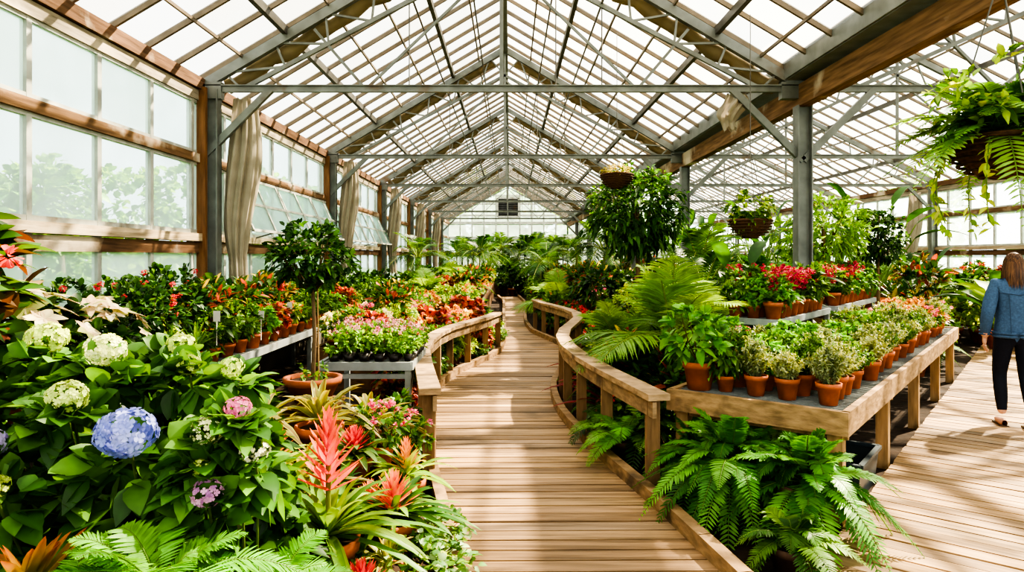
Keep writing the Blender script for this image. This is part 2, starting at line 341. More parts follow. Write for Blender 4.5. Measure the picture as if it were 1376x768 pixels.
while y<27.5:
    wdt=.116; a=xl(y)-.03-R.uniform(0,.02); b=xr(y)+.03+R.uniform(0,.02); a2=xl(y+wdt)-.03; b2=xr(y+wdt)+.03
    sk=-.12*((xl(y+.3)-xl(y-.3))/.6)
    plank(d,[(a,y-sk*.5),(b,y+sk*.5),(b2,y+wdt+sk*.5),(a2,y+wdt-sk*.5)],.06+R.uniform(-.003,.003)); y+=wdt+.017
for fn,o_ in((xl,.2),(xr,-.2)):
    for i in range(40):
        ya=2.4+i*.63; beam(d,(fn(ya)+o_,ya,-.02),(fn(ya+.63)+o_,ya+.63,-.02),.05,.08,'timber',lin((60,44,32)))
obj(d,'boardwalk')
d=MB()
for i in range(36):
    plank(d,[(-1.6,-2.7+i*.14),(1.6 if i>28 else 4,-2.7+i*.14),(1.6 if i>28 else 4,-2.7+i*.14+.128),(-1.6,-2.7+i*.14+.128)],.055)
obj(d,'boardwalk_landing')
def curb(fn,off,y0,y1,name):
    m=MB(); ys=np.arange(y0,y1,.45)
    for a in ys:
        b=min(a+.45,y1); beam(m,(fn(a)+off,a-.004,.1),(fn(b)+off,b+.004,.1),.075,.1,'railwood',lin((134,108,78)))
    obj(m,name)
curb(xl,-.03,2.4,27.5,'boardwalk_curb'); curb(xr,.03,2.4,27.5,'boardwalk_curb')
m=MB(); ys=np.linspace(1.2,13,50); V=[]
for y in ys: V+= [(-2.4,y,.02),(-2.2,y,.2),((xl(y)-.6+-2.2)/2,y,.24+.02*math.sin(y*5)),(xl(y)-.3,y,.16),(xl(y)-.07,y,.03)]
m.add(V,[(i*5+j,i*5+j+1,i*5+j+6,i*5+j+5) for i in range(49) for j in range(4)],lin((44,33,24)),'soil'); obj(m,'planting_bed_soil')
u=np.array([.627,.779]); th=math.atan2(u[1],u[0])-math.pi/2
d=MB(); y=-1.3
while y<11.5:
    plank(d,[(0-R.uniform(0,.02),y),(2.1,y),(2.1,y+.118),(-.01,y+.118)],.05+R.uniform(-.003,.003)); y+=.135
for x in(.1,1.0,2.0): beam(d,(x,-1.3,-.02),(x,11.5,-.02),.05,.05,'timber',lin((60,44,32)))
obj(d,'diagonal_boardwalk',(1.67,3.62,0),th)
def rail(fn,off,nodes,name):
    m=MB(); P=[(fn(y)+off,y) for y in nodes]; zt=.75; RC=lin((154,128,96))
    for (x,y) in P: beam(m,(x,y,0),(x,y,zt-.05),.09,.09,'timber',lin((126,100,72)),(0,1,0))
    n=len(P)
    dirs=[nrm(np.array(P[i+1])-np.array(P[i])) for i in range(n-1)]
    def perp(i):
        if i==0: t=dirs[0]
        elif i==n-1: t=dirs[-1]
        else: t=nrm(dirs[i-1]+dirs[i])
        return np.array([t[1],-t[0]])
    for i in range(n-1):
        a=np.array(P[i])-(dirs[0]*.12 if i==0 else 0); b=np.array(P[i+1]); pa,pb=perp(i)*.08,perp(i+1)*.08
        q=[a-pa,a+pa,b+pb,b-pb]; V=[(*c,zt) for c in q]+[(*c,zt-.045) for c in q]
        m.add(V,[(3,2,1,0),(4,5,6,7),(0,1,5,4),(1,2,6,5),(2,3,7,6),(3,0,4,7)],np.array(RC)*R.uniform(.85,1.1),'railwood',False)
        s=perp(i)*.035*(1 if fn is xl else -1)
        beam(m,(*(a+s),zt-.11),(*(b+s),zt-.11),.03,.11,'railwood',np.array(RC)*.75)
    obj(m,name)
rail(xl,-.06,[4.95,5.9,6.9,7.7,8.5,9.2,9.9,10.7,11.6],'wooden_handrail')
rail(xr,.14,[4.75,5.7,6.5,7.3,8.1,8.9,9.7,10.6,11.5,12.3,13.1,14.0,15.0],'wooden_handrail')
# ---------------------------------------------------------------- benches
def bench_metal(x0,x1,y0,y1,z,name,legs):
    m=MB(); c=lin((140,146,146))
    for a,b in(((x0,y0),(x1,y0)),((x1,y0),(x1,y1)),((x1,y1),(x0,y1)),((x0,y1),(x0,y0))): beam(m,(*a,z-.03),(*b,z-.03),.03,.07,'steel',c)
    for y in np.arange(y0+.06,y1,.06): beam(m,(x0,y,z-.01),(x1,y,z-.01),.012,.012,'steel',c)
    for x in np.arange(x0+.1,x1,.1): beam(m,(x,y0,z-.018),(x,y1,z-.018),.012,.012,'steel',c)
    for y in legs:
        for x in(x0+.03,x1-.03): beam(m,(x,y,0),(x,y,z-.02),.05,.05,'steel',c,(0,1,0))
        beam(m,(x0,y,z-.12),(x1,y,z-.12),.03,.04,'steel',c); beam(m,(x1-.03,y,z-.4),(x1-.03,y+.3,z-.06),.03,.03,'steel',c)
    obj(m,name)
bench_metal(-3.42,-2.45,2.0,13.0,.8,'metal_plant_bench',[2.2,4.2,6.2,8.3,10.5,12.8])
bench_metal(-1.62,-.84,5.7,6.6,.8,'metal_plant_table',[5.73,6.55])
thb=math.atan2(u[1],u[0])
def W(a,b): return np.array([2.07,4.13])+u*a+np.array([-u[1],u[0]])*b
m=MB(); L_,Wd=6.4,1.16; wc=lin((152,122,86))
for a,b in(((0,0),(L_,0)),((L_,Wd),(0,Wd))): beam(m,(*a,.67),(*b,.67),.045,.15,'railwood',wc)
for a,b in(((0,-.022),(0,Wd+.022)),((L_,0),(L_,Wd))): beam(m,(*a,.67),(*b,.67),.045,.15,'railwood',np.array(wc)*.9)
for x in(.08,1.6,3.2,4.8,6.3):
    for y in(.07,1.09): beam(m,(x,y,0),(x,y,.68),.09,.09,'timber',wc,(0,1,0))
    beam(m,(x,0,.6),(x,Wd,.6),.04,.09,'timber',wc)
mc=lin((120,126,126))
for x in np.arange(.04,L_,.05): beam(m,(x,0,.73),(x,Wd,.73),.008,.008,'steel',mc)
for y in np.arange(.04,Wd,.05): beam(m,(0,y,.722),(L_,y,.722),.008,.008,'steel',mc)
obj(m,'wooden_plant_bench',(2.07,4.13,0),thb)
z=1.11; SB,SF=.98,1.5
for SA,SE in((1.9,3.76),(4.08,6.35)):
    m=MB(); c=lin((150,158,162))
    for a,b in(((SA,SB),(SE,SB)),((SE,SB),(SE,SF)),((SE,SF),(SA,SF)),((SA,SF),(SA,SB))): beam(m,(*a,z-.025),(*b,z-.025),.03,.06,'steel',c)
    for x in np.arange(SA+.05,SE,.08): beam(m,(x,SB,z-.008),(x,SF,z-.008),.03,.01,'steel',c)
    for x in(SA+.03,SE-.03):
        beam(m,(x,SB+.02,.735),(x,SB+.02,z-.02),.045,.045,'steel',c,(0,1,0)); beam(m,(x,SF-.02,0),(x,SF-.02,z-.02),.045,.045,'steel',c,(0,1,0))
    obj(m,'metal_plant_shelf',(2.07,4.13,0),thb)
def rbed(x0,x1,y0,y1,h):
    m=MB()
    for a,b in(((x0,y0),(x1,y0)),((x1,y0),(x1,y1)),((x1,y1),(x0,y1)),((x0,y1),(x0,y0))): beam(m,(*a,h/2),(*b,h/2),.05,h,'railwood',lin((96,72,50)))
    m.add([(x0,y0,h-.06),(x1,y0,h-.06),(x1,y1,h-.06),(x0,y1,h-.06)],[(0,1,2,3)],lin((50,38,28)),'soil',False); obj(m,'raised_planting_bed')
rbed(-2.15,-1.35,7.4,12.6,.7); rbed(-3.25,-.7,13.7,31,.6); rbed(1.6,3.2,11.6,31,.6); rbed(3.8,7.6,12,31,.6); rbed(-1.2,2.2,31.5,38,.5)
bench_metal(10.4,11.6,8,24,.8,'metal_plant_bench',[8.2,12,16,20,23.8])
m=MB(); tc_=lin((50,60,66)); a,b=.32,.22
P0=[(-a*.88,-b*.88),(a*.88,-b*.88),(a*.88,b*.88),(-a*.88,b*.88)];P1=[(-a,-b),(a,-b),(a,b),(-a,b)]
V=[(*p,.004) for p in P0]+[(*p,.27) for p in P1]; m.add(V,[(0,3,2,1),(0,1,5,4),(1,2,6,5),(2,3,7,6),(3,0,4,7)],tc_,'plastic',False)
for i in range(4): beam(m,(*P1[i],.27),(*P1[(i+1)%4],.27),.035,.025,'plastic',tc_)
p=W(.85,.24); obj(m,'plastic_tub',(p[0],p[1],0),thb)
# ---------------------------------------------------------------- plant library
def P_herb(cols,h=.28,r=.13,n=60,pr=.085):
    m=MB(); pot(m,pr,.15)
    for i in range(n):
        a=R.uniform(0,6.28);q=R.uniform(0,1); e=np.array([math.cos(a)*r*q*1.2,math.sin(a)*r*q*1.2,.14+h*R.uniform(.6,1)*(1-.35*q*q)])
        b=np.array([math.cos(a)*.03,math.sin(a)*.03,.13]); k=12; t=np.linspace(.25,1,k)
        C=b+(e-b)*t[:,None]
        tube(m,[b,e],[.002,.001],lin(cols[0]),'foliage',3)
        leaves(m,np.repeat(C,3,0),rdir(3*k)+np.array([0,0,.4]),.032,.012,'needle',pick(cols,3*k),.1)
    return m.mesh('herb')
def P_shrub(cols,h=.35,r=.2,K=45,mm=7,L=.08,Wd=.04,kind='small',fl=None,pr=.09,ph=.15,droop=.3,tip=None,fs=.03,nf=12,pc=(176,98,62),pm='terracotta'):
    m=MB(); pot(m,pr,ph,0,pc,pm); c=(0,0,ph+h*.5)
    shrub(m,c,r,h*.52,K,mm,L,Wd,kind,cols,droop,stem=ph*.9,tip=tip,sr=.004)
    if fl:
        for i in range(nf):
            d=rdir(1)[0]; d[2]=abs(d[2])*.9+.25; d/=np.linalg.norm(d); ball(m,np.array(c)+d*np.array([r,r,h*.56])*1.02,fs*R.uniform(.7,1.2),fl,22)
    return m.mesh('sh')
def P_rosette(cols,N=26,L=.4,Wd=.035,pr=.1,ph=.15,el=(15,80),droop=(.3,.7),tip=None,flower=None,edge=None,kind='strap'):
    m=MB(); pot(m,pr,ph); rosette(m,(0,0,ph),N,L,Wd,el,droop,cols,tip,kind,edge=edge)
    if flower:
        c1,c2,hh,sp=flower
        tube(m,[(0,0,ph),(0,0,ph+hh*.8)],.012,lin((120,130,60)),'foliage')
        nk=8 if hh>.3 else 6
        for k in range(nk):
            q=k/(nk-1); zz=ph+hh*(.42+.5*q) if hh>.3 else ph+hh*(.3+.6*q); n=5 if hh>.3 else 7; a=R.uniform(0,6.28)+np.arange(n)*2*np.pi/n; e=math.radians(22+55*q)
            D=np.stack([np.cos(a)*math.cos(e),np.sin(a)*math.cos(e),np.full(n,math.sin(e))],1)
            leaves(m,np.tile([0,0,zz],(n,1)),D,sp*(1.1-.35*q),sp*.22,'lance',pick([c1],n,.2),-.1,.35,'petal',tip=lin(c2),up=(0,0,1))
    return m.mesh('ro')
def P_fern(L=.5,nf=30,cols=G1,ph=.18,np_=26,pl=.085,pw=.017,el=(25,80),droop=(.5,1.1),pr=.13):
    m=MB(); pot(m,pr,ph,0,(92,70,56)); fronds(m,(0,0,ph),nf,L,el,droop,np_,pl,pw,.25,cols); return m.mesh('fern')
def P_palm(L=1.2,nf=12,cols=G1,trunk=.0,pl=.32,pw=.03,el=(40,80),droop=(.35,.8),np_=26):
    m=MB(); pot(m,.16,.25,0,(120,80,58))
    for k in range(3): tube(m,[(R.uniform(-.05,.05),R.uniform(-.05,.05),.2),(0,0,.3+trunk)],.02,lin((120,130,80)),'bark')
    fronds(m,(0,0,.28+trunk),nf,L,el,droop,np_,pl,pw,.6,cols,'lance',.25,(130,150,70),.35,.22,.6); return m.mesh('palm')
def P_tree(h,r,rz,cols,K=220,mm=8,L=.1,Wd=.045,tr=.03,kind='small',droop=.4,pr=.18,ph=.28,dense=1):
    m=MB(); pot(m,pr,ph); zc=h-rz
    tube(m,[(0,0,ph*.9),(.02,.01,(ph+zc)/2),(0,0,zc)],[tr,tr*.85,tr*.7],lin((110,90,66)),'bark',8)
    P=shrub(m,(0,0,zc),r,rz,K,mm,L,Wd,kind,cols,droop,stem=zc-rz*.8,inner=.3,sr=tr*.35); return m.mesh('tree')
def P_banana(N=8,L=.8,Wd=.28,cols=G1,st=.4):
    m=MB(); pot(m,.16,.24)
    for i in range(N):
        a=i*2.4; e=math.radians(R.uniform(45,75)); D=np.array([math.cos(a)*math.cos(e),math.sin(a)*math.cos(e),math.sin(e)])
        b=np.array([0,0,.22]); s=b+D*st*R.uniform(.7,1.2)+np.array([0,0,st*.3]); tube(m,[b,(b+s)/2,s],[.012,.01,.006],lin((110,140,70)),'foliage')
        leaves(m,s[None],(D*np.array([1,1,.6]))[None],L*R.uniform(.8,1.1),Wd,'banana',pick(cols,1),.5,.25,up=(0,0,1))
    return m.mesh('ban')
LIB={}
LIB['h1']=P_herb(GY); LIB['h2']=P_herb(G1,.24,.14); LIB['h3']=P_herb([(136,148,108),(152,160,122)],.2,.12)
LIB['basil']=P_shrub([(90,146,48),(110,162,58),(72,124,42)],.3,.17,42,7,.075,.045,'ovate')
LIB['green']=P_shrub(G1,.42,.2,48,7,.1,.045); LIB['dark']=P_shrub(GD,.5,.25,60,7,.1,.05)
LIB['lime']=P_shrub(GL,.28,.2,55,7,.06,.035)
LIB['gred']=P_shrub(G1,.35,.2,50,6,.07,.045,fl=[(210,40,36),(228,60,46)],nf=8,fs=.033)
LIB['gpink']=P_shrub(G1,.3,.19,50,6,.06,.035,fl=[(226,100,144),(214,70,112),(236,164,184)],nf=13,fs=.028)
LIB['gwhite']=P_shrub(G1,.3,.2,50,6,.06,.035,fl=[(238,226,190),(240,220,150)],nf=14,fs=.03)
LIB['gorange']=P_shrub(GL,.3,.2,50,6,.06,.035,fl=[(230,124,50),(238,170,66)],nf=12,fs=.03)
LIB['coleus']=P_shrub([(138,50,44),(156,76,52),(104,38,38),(146,120,58)],.32,.2,45,7,.09,.055,'ovate')
LIB['rust']=P_shrub([(180,116,72),(194,150,92),(150,90,58),(140,140,68)],.28,.2,50,7,.07,.045)
LIB['croton']=P_shrub([(60,96,36),(44,80,32),(146,66,38),(60,96,36),(156,140,54),(50,84,32)],.5,.24,45,7,.15,.05,'lance')
LIB['strap']=P_rosette(G1,30,.5,.03,el=(40,85),droop=(.2,.6)); LIB['strapd']=P_rosette(GD,34,.6,.035,el=(40,85))
LIB['cord']=P_rosette([(114,38,46),(128,52,54),(80,32,40)],28,.5,.05,el=(25,85))
LIB['bro_red']=P_rosette([(96,132,50),(80,118,46),(118,146,60)],54,.56,.045,.13,.24,flower=((208,52,26),(232,110,56),.46,.16),el=(5,72),droop=(.25,.6))
LIB['bro_org']=P_rosette(G1,38,.44,.045,.12,.2,flower=((226,76,34),(238,150,80),.15,.14),el=(10,60))
LIB['bro_yel']=P_rosette(GL,30,.4,.04,.12,.2,flower=((232,186,76),(226,110,50),.18,.11),el=(15,70))
LIB['bro_tri']=P_rosette([(102,122,56),(126,130,66)],32,.46,.042,.12,.2,tip=(124,76,52),el=(15,80),edge=(158,164,92))
LIB['bro_lf']=P_rosette([(116,130,54),(106,122,48),(90,114,44)],20,.34,.055,.12,.2,tip=(150,80,50),el=(40,80),droop=(.05,.3))
LIB['bro_pk']=P_rosette([(80,116,56),(100,126,66)],26,.34,.05,.11,.18,flower=((200,40,50),(226,90,90),.1,.13),el=(15,60))
LIB['fernS']=P_fern(.42,26); FC=[(68,122,38),(88,140,46),(54,102,34)]
LIB['fernL']=P_fern(.62,70,FC,.34,36,.095,.02,(0,82),(.4,1.1),.16)
LIB['fernB']=P_fern(.7,22,[(94,150,48),(80,134,42),(110,162,60)],.25,44,.15,.0155,(28,72),(.4,.85))
LIB['palm']=P_palm(1.2,24,[(104,142,52),(84,124,42),(124,156,62)],pl=.4,pw=.026,np_=40,el=(22,78),droop=(.3,.75)); LIB['palmS']=P_palm(.8,12,G1,.1,.22,.024)
LIB['palmT']=P_palm(1.3,15,GD+G1,.9,.34,.035,(20,75))
LIB['ban']=P_banana(); LIB['bird']=P_banana(11,.6,.15,GD,.7)
LIB['ground']=P_shrub([(90,124,70),(136,158,112),(74,112,60)],.16,.28,110,6,.045,.04,'ovate',pr=.1,ph=.1)
NM=dict(h1='potted_lavender',h2='potted_rosemary',h3='potted_thyme',basil='potted_basil',green='potted_green_shrub',dark='potted_dark_leaf_shrub',lime='potted_lime_foliage',gred='red_geranium',gpink='pink_geranium',gwhite='white_begonia',gorange='orange_marigold',coleus='red_coleus',rust='rust_heuchera',croton='potted_croton',strap='potted_spider_plant',strapd='potted_dracaena',cord='red_cordyline',bro_red='red_bromeliad',bro_org='orange_bromeliad',bro_yel='yellow_bromeliad',bro_tri='striped_bromeliad',bro_lf='striped_bromeliad',bro_pk='pink_bromeliad',fernS='potted_fern',fernL='boston_fern',fernB='wood_fern',palm='areca_palm',palmS='small_palm',palmT='kentia_palm',ban='banana_plant',bird='bird_of_paradise_plant',ground='variegated_groundcover')
def pl(k,x,y,z=0,s=1.,rz=None): 
    rz=R.uniform(0,6.28) if rz is None else rz
    if y>8.3 and any(abs(y-t)<.4 for t in TY) and (abs(x-XR)<.35 or x<XL+.75 or abs(x-X2)<.5): return
    if math.hypot(x-XR,y-8.0)<.24: return
    return obj(LIB[k],NM[k],(x,y,z),rz,s)
# --- hydrangea
m=MB(); HC=[(58,98,34),(74,114,40),(90,132,48),(46,80,30),(66,106,38)]
for (cx,cy,cz,rx,rz,K) in((-1.62,2.75,.78,.56,.52,190),(-2.3,2.8,.85,.5,.5,120),(-1.22,2.75,.75,.3,.36,70),(-1.5,2.6,.5,.5,.3,60)):
    shrub(m,(cx,cy,cz),rx,rz,K,8,.135,.085,'ovate',HC,.35,.8,stem=0.02,sr=.012,inner=.5,upb=.35)
LG=[(184,198,104),(168,188,88)]
for px,py,pz,r,cs in((-1.27,2.22,1.12,.1,[(130,142,204),(152,160,216),(118,128,190)]),(-1.83,2.65,1.38,.08,LG),(-1.57,2.6,1.34,.08,[(196,206,130),(210,216,156)]),
  (-1.52,2.3,1.22,.07,[(178,198,104),(192,206,122)]),(-.975,2.16,1.14,.055,[(216,216,160),(224,224,180)]),(-.83,2.18,1.07,.05,[(226,220,186),(210,210,170)]),(-.9,2.22,1.2,.048,[(196,100,144),(210,130,164)]),
  (-.95,2.1,.96,.055,[(186,130,176),(166,114,166),(202,150,186)]),(-.98,2.12,1.03,.04,LG),(-1.35,2.75,1.34,.06,LG),(-1.78,2.25,1.07,.08,[(182,172,210),(196,186,220)]),(-1.08,2.6,1.27,.05,LG),(-2.0,2.4,1.24,.07,LG),(-1.62,2.1,.98,.05,LG),(-1.2,2.5,1.3,.05,LG)):
    n=int(120*(r/.1)**1.2)+24; dd=rdir(n); rad=R.uniform(.78,.95,(n,1)); florets(m,np.array([px,py,pz])+dd*r*rad*np.array([1,1,.8]),dd+rdir(n)*.25,r*.19,cs)
    shrub(m,(px-.02,py+.06,pz-r*1.3),r*1.6,.06,12,5,.12,.08,'ovate',HC,.3,.5)
    tube(m,[(px*.85-.25,py+.35,.3),(px-.01,py+.05,pz-.1),(px,py,pz)],[.006,.005,.004],lin((90,110,60)),'foliage',5)
obj(m,'hydrangea_bush')
# --- foreground bromeliads / ferns
pl('bro_red',-.84,3.1,.14,1.1,.3); pl('bro_org',-.6,3.45,.14,1.05); pl('bro_yel',-.62,4.0,.18,1.0); pl('bro_pk',-.64,2.9,0.02,1.0); pl('bro_yel',-1.3,3.7,0.3,1.1)
pl('bro_lf',-1.44,2.0,.5,.85); pl('bro_tri',-1.25,4.4,.34,1.3); pl('bro_tri',-1.0,4.75,.25,1.2); pl('bro_pk',-.95,4.1,.3,1.0); pl('bro_tri',-1.6,4.25,.34,1.2); pl('bro_tri',-1.15,3.7,.2,1.1); pl('bro_org',-.78,3.75,.1,.8)
m=MB()
for x,y,h in((-1.44,2.0,.5),(-1.02,1.95,.52),(-.8,2.15,.4),(-1.22,1.85,.52)):
    revolve(m,[(.005,h),(.13,h),(.15,0),(.14,0)],lin((110,60,40)),'terracotta',(x,y,0),18)
obj(m,'upturned_pots')
pl('fernB',-1.02,1.95,.56,.66,.4); pl('fernB',-1.22,1.85,.54,.58); pl('fernB',-.8,2.15,.4,.62); pl('ground',-.48,3.2,.05,1.1); pl('ground',-.46,3.65,0.05,.9); pl('ground',-.36,2.85,0,1.0); pl('ground',-.62,2.55,0,1.2)
pl('gpink',-.82,4.3,.36,.9); pl('gpink',-.7,4.65,.2,.9); pl('strapd',-.98,3.6,.15,.9); pl('green',-.85,5.1,.1,1); pl('dark',-1.9,3.6,.2,1.3); pl('dark',-1.55,3.4,.2,1.2); pl('green',-1.9,4.8,.2,1.1); pl('bro_tri',-.58,3.15,.1,.7); pl('dark',-1.0,2.7,.1,.9)
# --- left wall bench plants
LIB['crotonD']=P_shrub([(50,80,32),(76,56,34),(60,90,38),(96,54,38),(40,68,30)],.55,.24,60,7,.13,.065,'ovate',fl=[(210,70,60)],nf=3); NM['crotonD']='potted_croton'
pl('crotonD',-2.72,3.1,.8,1.6); pl('dark',-3.1,3.3,.8,1.6)
def P_calad():
    m=MB(); pot(m,.14,.2); shrub(m,(0,0,.42),.28,.2,60,6,.1,.055,'ovate',GD,.3,stem=.18,sr=.004)
    for i in range(20):
        a=R.uniform(0,6.28);q=R.uniform(.1,1); e=np.array([math.cos(a)*.3*q,math.sin(a)*.3*q,.66-.22*q*q+R.uniform(-.03,.03)]); nn_=nrm(np.array([math.cos(a)*q*1.1,math.sin(a)*q*1.1,.9])+R.normal(0,.2,3))
        A=nrm(np.cross(nn_,rdir(1)[0])); B_=np.cross(nn_,A)
        for j in range(6):
            b=j*1.047; D=A*math.cos(b)+B_*math.sin(b)+nn_*.15; leaves(m,e[None],D[None],.1*R.uniform(.8,1.1),.05,'lance',pick([(214,200,160),(206,180,146),(218,210,180),(180,186,116)],1,.08),.15,.2,up=nn_,mat='petal')
    return m.mesh('cal')
LIB['cal']=P_calad(); NM['cal']='white_poinsettia'
pl('cal',-2.62,3.6,.8,1.1); pl('cal',-2.42,3.95,.8,.95); 
LIB['rdark']=P_shrub(GD,.6,.34,110,7,.08,.045,fl=[(190,40,44),(200,76,92)],nf=4,fs=.026,pr=.12,ph=.18); NM['rdark']='flowering_camellia_shrub'
for x,y in((-2.95,4.45),(-2.75,5.05),(-3.15,5.4),(-2.95,5.8)): pl('rdark',x,y,.8,R.uniform(.9,1.05))
ks=['strap','green','strapd','green','strap','basil','coleus','strap','gorange','green']
for i,y in enumerate(np.arange(5.45,12.8,.3)):
    pl(ks[i%10],-2.56,y,.8,R.uniform(.75,.95)); pl(['dark','strapd','green','croton','lime'][R.randint(5)],-2.9,y+.1,.8,R.uniform(.9,1.1)); 
    k=['dark','green','dark','strap'][R.randint(4)]
    if abs(y-8)>.35: pl(k,-3.22,y,.8,R.uniform(.85,1.05))
def P_ginger():
    m=MB(); pot(m,.1,.16); rosette(m,(0,0,.16),16,.45,.05,(50,85),(.2,.5),G1)
    for k in range(3):
        x=R.uniform(-.1,.1); tube(m,[(0,0,.15),(x,0,.62)],.006,lin((90,130,60)),'foliage')
        for j in range(7): ball(m,(x,0,.56+.03*j),.035-.003*j,[(216,40,36),(200,30,40)],12)
    return m.mesh('gin')
LIB['gin']=P_ginger(); NM['gin']='red_ginger_plant'; pl('gin',-2.62,7.5,.8,1.0,0); pl('gin',-2.7,5.3,.8,.8,1)
m=MB()
for x,y,z in((-2.45,5.6,1.16),(-2.5,7.6,1.1),(-2.45,6.6,1.08)): beam(m,(x,y,z-.2),(x,y,z),.002,.012,'plastic',lin((210,208,200)),(0,1,0)); m.add([(x-.03,y,z),(x+.03,y,z),(x+.035,y-.01,z+.09),(x-.025,y-.01,z+.09)],[(0,1,2,3)],lin((210,208,200)),'plastic',False)
obj(m,'plant_labels')
m=MB()
for x in np.arange(-1.52,-.86,.13):
    for y in np.arange(5.8,6.55,.13):
        revolve(m,[(.004,.8),(.04,.8),(.058,.87),(.05,.86)],lin((44,40,38)),'plastic',(x,y,0),10)
        cs=[[(226,110,150),(230,160,184)],[(226,200,190),(226,140,156)],[(210,66,90),(220,120,140)]][R.randint(3)]
        h=R.uniform(-.02,.06)
        shrub(m,(x,y,.96+h*.5),.085,.1,18,6,.045,.03,'small',[(92,136,50),(116,154,64)],.2)
        for k in range(4): q=rdir(1)[0]; ball(m,(x+q[0]*.08,y+q[1]*.08,1.03+h+abs(q[2])*.05),.02,cs,10)
obj(m,'tray_of_pink_flowers')
m=MB(); S_=lin((100,76,52))
beam(m,(-.16,-.16,.3),(.16,-.16,.3),.04,.6,'timber',S_);beam(m,(-.16,.16,.3),(.16,.16,.3),.04,.6,'timber',S_);beam(m,(-.16,-.16,.3),(-.16,.16,.3),.04,.6,'timber',S_);beam(m,(.16,-.16,.3),(.16,.16,.3),.04,.6,'timber',S_)
beam(m,(-.2,0,.59),(.2,0,.59),.4,.03,'timber',S_)
revolve(m,[(.005,.605),(.13,.605),(.2,.74),(.215,.74),(.22,.79),(.19,.79),(.185,.76)],lin((150,84,52)),'terracotta'); revolve(m,[(.19,.76),(.004,.77)],lin((60,44,32)),'soil')
tube(m,[(0,0,.76),(.015,0,1.1),(0,0,1.45)],[.018,.016,.014],lin((100,82,60)),'bark',8); tube(m,[(.04,.02,.76),(.03,.02,1.45)],.006,lin((150,120,80)),'bark',5)
shrub(m,(0,0,1.72),.31,.26,170,8,.07,.036,'small',GD+[(66,110,42)],.3,stem=1.42,inner=.3,sr=.007); shrub(m,(0,0,.84),.15,.05,14,5,.05,.03,'small',G1,.4)
obj(m,'topiary_standard_tree',(-1.5,5.1,0))
cl=['gpink','gorange','lime','coleus','gwhite','rust','gorange','lime','green','rust','green','croton','lime','gwhite']
for y in np.arange(7.55,12.6,.34):
    for x in(-2.0,-1.75,-1.5): pl(cl[R.randint(len(cl))],x+R.uniform(-.05,.05),y+R.uniform(-.06,.06),.64,R.uniform(.85,1.05))
for y in np.arange(5.3,13.5,.36):
    x=xl(y)-.3
    if y>6.7: pl(['fernS','lime','green','ground','gpink','coleus'][R.randint(6)],x,y,0.05,R.uniform(.9,1.3))
    if y>8.8: pl(['lime','coleus','rust','gwhite','gpink','green'][R.randint(6)],x-.38,y,0.1,R.uniform(1.4,1.8))
pl('fernS',-.95,5.4,0.1,1.0); pl('green',-1.1,7.0,0.1,1.3); pl('strap',-1.2,7.4,0,1.2)
for y in np.arange(13.9,30,.62):
    for x in np.arange(-3.0,-.7,.52):
        k=cl[R.randint(len(cl))] if x>-2.2 else ['dark','green','strap','fernS','green'][R.randint(5)]
        pl(k,x+R.uniform(-.1,.1),y+R.uniform(-.15,.15),.54,R.uniform(1.1,1.5))
for x,y,s,k in((-1.8,14.5,.85,'palm'),(-1.2,17,.9,'palm'),(-2.2,16,.95,'palmT'),(-.9,20,1.0,'palmT'),(-2.0,21,1.0,'palm'),(-1.3,24,1.0,'palmT'),(-2.1,26.5,1.0,'palmT'),(-2.3,13.2,.8,'palm'),(-1.1,12.9,.8,'palmS'),(-.9,27,1.0,'palmT')):
    pl(k,x,y,.54 if y>13.5 else 0.0,s)
# right beds
for y in np.arange(5.6,11.4,.4):
    pl(['fernS','strapd','green','cord','fernS','lime','gred'][R.randint(7)],xr(y)+.44,y,0,R.uniform(1.0,1.3))
    pl(['dark','fernS','strapd','croton','fernL'][R.randint(5)],xr(y)+.9,y+.15,0,R.uniform(1.0,1.35))
for x,y,k,s in((.95,5.5,'fernB',.8),(1.25,5.2,'dark',1.0),(1.0,6.5,'cord',1.3),(1.15,7.5,'cord',1.4),(1.4,6.0,'dark',1.2),(.85,6.0,'fernS',1.1)): pl(k,x,y,0,s)
for y in np.arange(11.9,30,.6):
    for x in np.arange(1.75,3.2,.45): pl(['gred','gpink','lime','green','dark','fernS','croton','green'][R.randint(8)],x+R.uniform(-.1,.1),y,.54,R.uniform(1.0,1.5))
    if y<16: pl(['gred','fernS'][R.randint(2)],1.35,y,0,1.4)
    if y>14.5: pl(['fernS','green','lime','gred'][R.randint(4)],.95,y,0,1.6)
for y in np.arange(12.3,30,.9):
    for x in np.arange(4.3,7.6,.8): pl(['green','dark','bird','fernL','croton','palmS','strapd'][R.randint(7)],x+R.uniform(-.15,.2),y,.54,R.uniform(1.3,1.9))
m=MB()
revolve(m,[(.005,.45),(.2,.45),(.22,0),(.21,0)],lin((90,64,46)),'terracotta',(1.62,6.7,0),20); obj(m,'upturned_planter')
for x,y,z,s,k in((1.62,6.7,.45,1.15,'palm'),(2.15,8.0,.2,1.2,'palm'),(1.5,8.9,0,1.1,'palm'),(1.3,16.5,0,1.3,'palm'),(1.9,19,.5,1.1,'palmT'),(1.2,22,0,1.2,'palmT'),(2.2,15.6,.5,1.1,'palmT'),(1.2,26,.0,1.2,'palmT'),(2.1,26.5,.5,1.1,'palmT'),(3,10.6,0,1.2,'palmT'),(2.6,9.6,0,1.3,'dark'),(3.9,9.9,0,1.5,'dark'),(2.9,8.9,0,2.0,'dark'),(2.0,7.6,0,1.7,'dark'),(2.6,9.0,0,1.0,'palmT'),(2.75,8.1,0,1.3,'bird')): pl(k,x,y,z,s)
